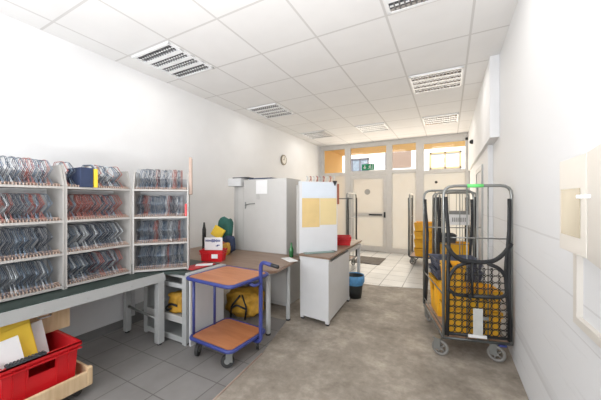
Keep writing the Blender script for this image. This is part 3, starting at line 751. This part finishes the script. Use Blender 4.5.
def uframe(t, w, y, H_, name, m, bars, rods, r=.014, z0=.19):
    f = MB(); f.tube([(0, y, z0), (0, y, H_), (w, y, H_), (w, y, z0)], r, 10, rb=.09)
    o = f.build(name, m, t)
    for z in bars: MB().tube([(0, y, z), (w, y, z)], .006, 6).build('cross_bar', M['steel'], o)
    for x in rods: MB().tube([(x, y, z0), (x, y, H_)], .006, 6).build('rod', M['steel'], o)
    return o
def strap_post(t, x, y, z0, z1, amp=.02, sw=(.017, .008)):
    pts = []
    n = 9
    for k in range(n+1):
        tt = k/n; pts.append((x+amp*(math.sin(tt*math.pi)**2)+(.006*math.sin(tt*11)), y, z0+(z1-z0)*tt))
    return MB().tube(pts, .01, 6, flat=sw).build('strap', M['black'], t)
def net_panel(t, x0, x1, y, z0, z1, r=.030, arch=None):
    """black plastic mesh of touching rings"""
    m = MB(); row = 0; z = z0+r
    while z < z1-r*.6:
        x = x0+r+(r if row % 2 else 0)*0
        while x < x1-r*.5:
            ok = arch is None or arch(x, z)
            if ok:
                n = 14; vs = []
                for rr_, yy in ((r*1.03, -.004), (r*.87, -.004), (r*.87, .004), (r*1.03, .004)):
                    for i in range(n):
                        a = 2*math.pi*i/n; vs.append((x+rr_*math.cos(a), y+yy, z+rr_*math.sin(a)))
                fs = []
                for j in range(4):
                    for i in range(n): fs.append((j*n+i, j*n+(i+1) % n, ((j+1) % 4)*n+(i+1) % n, ((j+1) % 4)*n+i))
                m.add(vs, fs)
                m.box(x+r-.008, x+r+.008, y-.004, y+.004, z+r-.008, z+r+.008)
            x += 2*r
        z += 2*r; row += 1
    return m.build('mesh_panel', M['black'], t)

# --- A, the nearest cage
Aw, Ad = .562, .90
AX, AY, AR = -.045, 2.965, R(15)
A = thing('roll_cage', 'nearest steel roll cage by the right wall, with a black ring-mesh front panel', 'roll cage', (AX, AY, .001), AR, 'mail roll cages')
dk = MB(); dk.box(0, Aw, 0, Ad, .175, .19); dk.build('base_deck', M['ply'], A)
bf = MB(); bf.tube([(0, 0, .185), (Aw, 0, .185), (Aw, Ad, .185), (0, Ad, .185)], .014, 8, closed=True); bf.build('base_frame', M['steeld'], A)
ff = uframe(A, Aw, 0, 1.62, 'front_frame', M['steel'], (1.135,), (.20, .29, .375))
uframe(A, Aw, Ad, 1.61, 'rear_frame', M['steel'], (1.15, .8, .5), (.13, .27, .41))
for z in (.42, .75): MB().tube([(0, 0, z-.16), (0, Ad, z-.16)], .007, 6).build('side_rail', M['steeld'], A)
strap_post(A, .02, -.022, .22, 1.52, .018); strap_post(A, Aw-.02, -.022, .22, 1.50, -.03)
strap_post(A, .015, Ad-.02, .22, 1.50, .02); strap_post(A, Aw-.02, Ad-.02, .22, 1.50, -.02)
# arch shaped plastic brace
pf = MB()
pf.tube([(.02, -.024, 1.07), (.07, -.024, .98), (.15, -.024, .925), (Aw/2, -.024, .915), (Aw-.15, -.024, .93), (Aw-.07, -.024, 1.0), (Aw-.01, -.024, 1.10)], .014, 8, flat=(.020, .010), rb=.05)
pf.tube([(.03, -.024, .63), (.035, -.024, .76), (.10, -.024, .87), (.20, -.024, .91)], .014, 8, flat=(.017, .009), rb=.06)
pf.tube([(Aw-.03, -.024, .60), (Aw-.035, -.024, .76), (Aw-.10, -.024, .87), (Aw-.20, -.024, .91)], .014, 8, flat=(.017, .009), rb=.06)
pf.tube([(.03, -.024, .66), (.09, -.024, .605), (.20, -.024, .60)], .014, 8, flat=(.015, .009), rb=.04)
pf.tube([(Aw-.03, -.024, .66), (Aw-.09, -.024, .605), (.20, -.024, .60)], .014, 8, flat=(.017, .009), rb=.04)
pf.tube([(.03, -.024, .24), (Aw-.03, -.024, .24)], .012, 8, flat=(.014, .009))
pf.tube([(.03, -.024, .22), (.03, -.024, 1.0)], .012, 8, flat=(.012, .018)); pf.tube([(Aw-.03, -.024, .22), (Aw-.03, -.024, 1.05)], .012, 8, flat=(.012, .018))
pf.tube([(.235, -.024, .60), (.235, -.024, .91)], .012, 8, flat=(.012, .018))
pf.tube([(.06, -.024, .99), (.03, -.024, .93), (.06, -.024, .86)], .01, 6, flat=(.012, .008))
for i in range(7): 
    x = .07+i*.065; pf.tube([(x, -.024, .605), (x+.03, -.024, .57)], .006, 5)
pf.build('brace_frame', M['black'], A)
def archf(x, z): 
    if z < .64: return True
    u_ = abs(x-Aw/2)/(Aw/2); return z < .885-.22*max(0, u_-.45)**1.2*1.8
net_panel(A, .03, Aw-.02, -.020, .25, .92, .0305, archf)
cl = B(.235, .315, -.052, -.045, .245, .50, bev=.003).build('label_holder', mat('label_holder_grey', (.55, .55, .52), .5, var=.1), A)
B(.195, .345, -.056, -.045, .235, .26).build('label_clamp', M['paper'], cl)
B(.315, .36, -.052, -.045, .40, .43).build('label_clamp', M['steel'], cl)
tp_ = MB(); tp_.tube([(.20, 0, 1.62), (.335, 0, 1.62)], .0165, 10); tp_.build('green_tape', M['tape'], A)
wheel_set(A, Aw, Ad, (62, 60, 20, -20))
B(Aw-.10, Aw-.04, -.01, .03, .155, .172).build('bracket', M['blue'], A)
AM = Matrix.Translation((AX, AY, .001)) @ Matrix.Rotation(AR, 4, 'Z')
def in_cage(Mx, rz, label, m, x, y, z, L, Wd, H_, rot=0., grp='yellow crates in the roll cages'):
    p = Mx @ Vector((x, y, z)); t = thing('mail_crate', label, 'crate', p, rz+rot, grp); crate(t, L, Wd, H_, m, hole=True, rim=.008, ribs=4); return t
in_cage(AM, AR, 'yellow crate at the bottom front of the nearest roll cage', M['yel'], .275, .175, .193, .46, .26, .25)
in_cage(AM, AR, 'yellow crate stacked on the bottom front one, behind the ring mesh', M['yel'], .275, .175, .445, .46, .26, .19)
in_cage(AM, AR, 'yellow crate at the bottom back of the nearest roll cage', M['yel'], .28, .66, .193, .46, .36, .40)
in_cage(AM, AR, 'small yellow crate on the front stack at the left, behind the arch', M['yel'], .125, .175, .637, .16, .22, .22)
o = in_cage(AM, AR, 'upper slate blue crate on the back stack of the nearest roll cage', M['striped'], .28, .66, .715, .46, .36, .11)
o['group'] = 'slate blue crates'
o = in_cage(AM, AR, 'lower slate blue crate resting on the back yellow crate of the nearest cage', M['striped'], .28, .66, .597, .46, .36, .11)
o['group'] = 'slate blue crates'

# --- far cages, one prototype copied
def far_cage(label, w=.68, d=.62):
    t = thing('roll_cage', label, 'roll cage', group='mail roll cages')
    B(0, w, 0, d, .175, .19).build('base_deck', M['ply'], t)
    MB().tube([(0, 0, .185), (w, 0, .185), (w, d, .185), (0, d, .185)], .016, 8, closed=True).build('base_frame', M['steeld'], t)
    uframe(t, w, 0, 1.64, 'front_frame', M['steel'], (1.1, .65), (w*.33, w*.66), .016)
    uframe(t, w, d, 1.64, 'rear_frame', M['steel'], (1.1, .65), (w*.33, w*.66), .016)
    for xx_ in (.03, w-.03):
        for yy_ in (-.022, d+.022): strap_post(t, xx_, yy_, .2, 1.55, .015 if xx_ < .1 else -.015, (.026, .014))
    wheel_set(t, w, d, (80, 70, 20, -20))
    return t
C0 = far_cage('left one of the two roll cages standing before the frosted glass front')
cC = (-.19, 6.88); C0.location = (*cC, .005); C0.rotation_euler = (0, 0, R(90))
CM = Matrix.Translation((*cC, .005)) @ Matrix.Rotation(R(90), 4, 'Z')
E0 = dup(C0, (-.22, 6.05, .005), R(8), 'roll cage in the middle of the right row, behind the nearest one')
EM = Matrix.Translation((-.22, 6.05, .005)) @ Matrix.Rotation(R(8), 4, 'Z')
D0 = dup(C0, (-1.90, 5.62, .005), R(90), 'roll cage half hidden behind the notice panel at the white counter')
for k in range(4):
    in_cage(CM, R(90), ('bottom', 'second', 'third', 'topmost')[k]+' yellow crate of the stack in the roll cage before the frosted glass', M['yel'], .34, .31, .193+k*.195, .56, .42, .19)
for k in range(2):
    in_cage(EM, R(8), ('lower', 'upper')[k]+' yellow crate of the stack in the middle roll cage of the right row', M['yel'], .34, .31, .193+k*.225, .56, .42, .22)
o = in_cage(EM, R(8), 'dark crate on top of the yellow stack in the middle roll cage', M['dgrey'], .22, .31, .648, .30, .38, .16); o['group'] = 'dark crates in the roll cages'
sg = thing('notice_board', 'small white notice plate with dark top strip on the middle roll cage', 'notice', (EM @ Vector((.22, -.03, 1.02))), R(8))
B(0, .34, -.012, 0, 0, .20).build('plate', M['paper'], sg)
B(0, .34, -.014, 0, .20, .27).build('top_strip', mat('strip_grey', (.25, .25, .24), .5), sg)
q = MB()
for i in range(7): q.box(.05+i*.035, .07+i*.035, -.0145, -.012, .06, .14)
q.build('print', mat('grey_ink', (.35, .34, .33), .6), sg)

# ------------------------------------------------------------------ wall fittings
fb_ = thing('wall_box', 'beige wall box with a brownish window at the right edge', 'wall box', (.526, 1.435, 1.262))
B(-.060, 0, 0, .285, 0, .40, bev=.003).build('body', M['beige'], fb_)
dd = B(-.069, -.0605, .0, .285, .0, .40, bev=.002).build('door', M['cream'], fb_)
B(-.072, -.0695, .05, .255, .07, .27).build('inspection_window', M['amber'], dd)
MB().cyl((-.085, .035, .235), .008, .016, 'x', 14).build('knob', M['paper'], dd)
f2 = thing('wall_box', 'second beige wall box at the very right edge with its door ajar', 'wall box', (.526, 1.08, 1.262))
B(-.060, 0, 0, .345, 0, .40, bev=.003).build('body', M['beige'], f2)
dd = B(-.006, 0, -.33, 0, .0, .40).build('door', M['beige'], f2); dd.location = (-.063, .345, 0); dd.rotation_euler = (0, 0, R(-9))
kn = MB().cyl((-.022, -.05, .235), .008, .016, 'x', 14).build('knob', M['paper'], dd)
tk = thing('cable_trunking', 'cream cable trunking running down from the wall box and along the wall', 'trunking', (.526, 1.62, .94))
tk.location = (.526, 1.70, .94)
B(-.022, 0, -.02, .02, .02, .32).build('duct', M['cream'], tk); B(-.022, 0, -1.6, .02, -.015, .02).build('duct', M['cream'], tk)
ck = thing('wall_clock', 'small round clock with dark rim on the left wall', 'clock', (XL, 5.9, 2.5))
MB().cyl((0, 0, 0), .125, .03, 'x', 28).build('case', mat('clock_rim', (.24, .21, .16), .4, .3), ck)
MB().cyl((.0305, 0, 0), .095, .003, 'x', 28).build('dial', M['clockf'], ck)
hn = MB(); hn.box(.034, .037, -.005, .005, 0, .075); hn.box(.034, .037, -.05, 0, -.005, .005); hn.build('hands', M['black'], ck)
sn = MB().lathe([(0, 0), (.045, 0), (.045, .03), (.03, .06), (0, .065)], n=18).build('motion_sensor', M['black']); put(sn, (.4305, 6.6, 2.68), (0, R(-90), 0)); tag(sn, 'small black sensor high on the right wall beam', 'sensor')
# black lock on cream pane
lk = MB().cyl((0, -.03, 0), .035, .03, 'y', 16).build('pane_lock', M['black']); put(lk, (-.30, 8.238, 1.98)); tag(lk, 'small black knob on the right-hand pale pane', 'knob')
# exit sign
ex = thing('exit_sign', 'green emergency exit sign with running figure above the entrance door', 'exit sign', (-2.29, 8.196, 2.39))
B(0, .36, -.03, 0, 0, .18, bev=.003).build('plate', M['exitg'], ex)
g = MB(); y0, y1 = -.0335, -.0305
def bar(p, q_, w_):
    a = Vector((p[0], 0, p[1])); b__ = Vector((q_[0], 0, q_[1])); n_ = (b__-a).cross(Vector((0, 1, 0))).normalized()*w_/2
    g.add([(v.x, y, v.z) for y in (y0, y1) for v in (a+n_, b__+n_, b__-n_, a-n_)], [(0, 1, 2, 3), (4, 5, 6, 7), (0, 1, 5, 4), (1, 2, 6, 5), (2, 3, 7, 6), (3, 0, 4, 7)])
bar((.09, .14), (.09, .05), .022); bar((.055, .085), (.092, .042), .02); bar((.125, .085), (.088, .042), .02)   # arrow down
g.cyl((.255, y0, .148), .014, .003, 'y', 14)
bar((.25, .13), (.24, .08), .028); bar((.24, .085), (.275, .055), .014); bar((.275, .055), (.27, .022), .012); bar((.238, .085), (.215, .05), .014); bar((.215, .05), (.185, .045), .012)
bar((.25, .125), (.285, .105), .011); bar((.25, .125), (.215, .115), .011); bar((.215, .115), (.205, .09), .010)
bar((.315, .02), (.315, .16), .008); bar((.315, .157), (.345, .157), .008)
g.build('pictogram', M['paper'], ex)

# ------------------------------------------------------------------ light
wd = bpy.data.worlds.new('sky'); S.world = wd; wd.use_nodes = True; nt = wd.node_tree
bg = nt.nodes['Background']; bg.inputs['Color'].default_value = (.86, .92, 1, 1); bg.inputs['Strength'].default_value = 1.5
def light(name, kind, loc, rot, e, col=(1, 1, 1), sx=1, sy=1):
    l = bpy.data.lights.new(name, kind); l.energy = e; l.color = col
    if kind == 'AREA': l.shape = 'RECTANGLE'; l.size = sx; l.size_y = sy
    o = bpy.data.objects.new(name, l); COL.objects.link(o); o.location = loc; o.rotation_euler = rot; return o
s = light('sun', 'SUN', (0, 0, 20), (R(42), R(12), R(8)), 5.5, (1, .95, .86)); s.data.angle = R(2)
light('window_daylight', 'AREA', (-2.52, YB+.03, 1.8), (R(108), 0, 0), 45, (.95, .97, 1), 1.5, 1.7)  # unseen fill lamps added along the back wall to brighten the room
light('window_daylight', 'AREA', (-.62, YB+.03, 1.8), (R(108), 0, 0), 45, (.95, .97, 1), 1.5, 1.7)
fl = light('bounce_flash', 'AREA', (-.9, .1, 1.1), (R(170), 0, R(28)), 62, (1, .985, .97), .6, .6)
light('front_daylight', 'AREA', (-1.3, 8.12, 1.7), (R(-90), 0, 0), 55, (1, .88, .72), 3.6, 2.8)  # warm fill lamp added inside the glazing to boost the incoming daylight
for x, y, lb in LP:
    light('lamp_light', 'AREA', (x, y, ZC-.03), (0, 0, 0), (3 if x < -2 else 6) if y < 6 else 4, (1, .96, .90), .6, .6)  # soft fill added below the unlit ceiling lights to even out the room

# ------------------------------------------------------------------ camera
cam = bpy.data.cameras.new('camera'); co = bpy.data.objects.new('camera', cam); COL.objects.link(co)
co.location = (0, 0, 1.48); co.rotation_euler = (R(90), 0, R(28.1))
cam.sensor_width = 36; cam.lens = 278/601*36; cam.shift_y = 1/601; cam.clip_start = .05
S.camera = co
S.view_settings.view_transform = 'Standard'; S.view_settings.look = 'None'; S.view_settings.gamma = 1; S.view_settings.use_curve_mapping = False
S.view_settings.exposure = .22
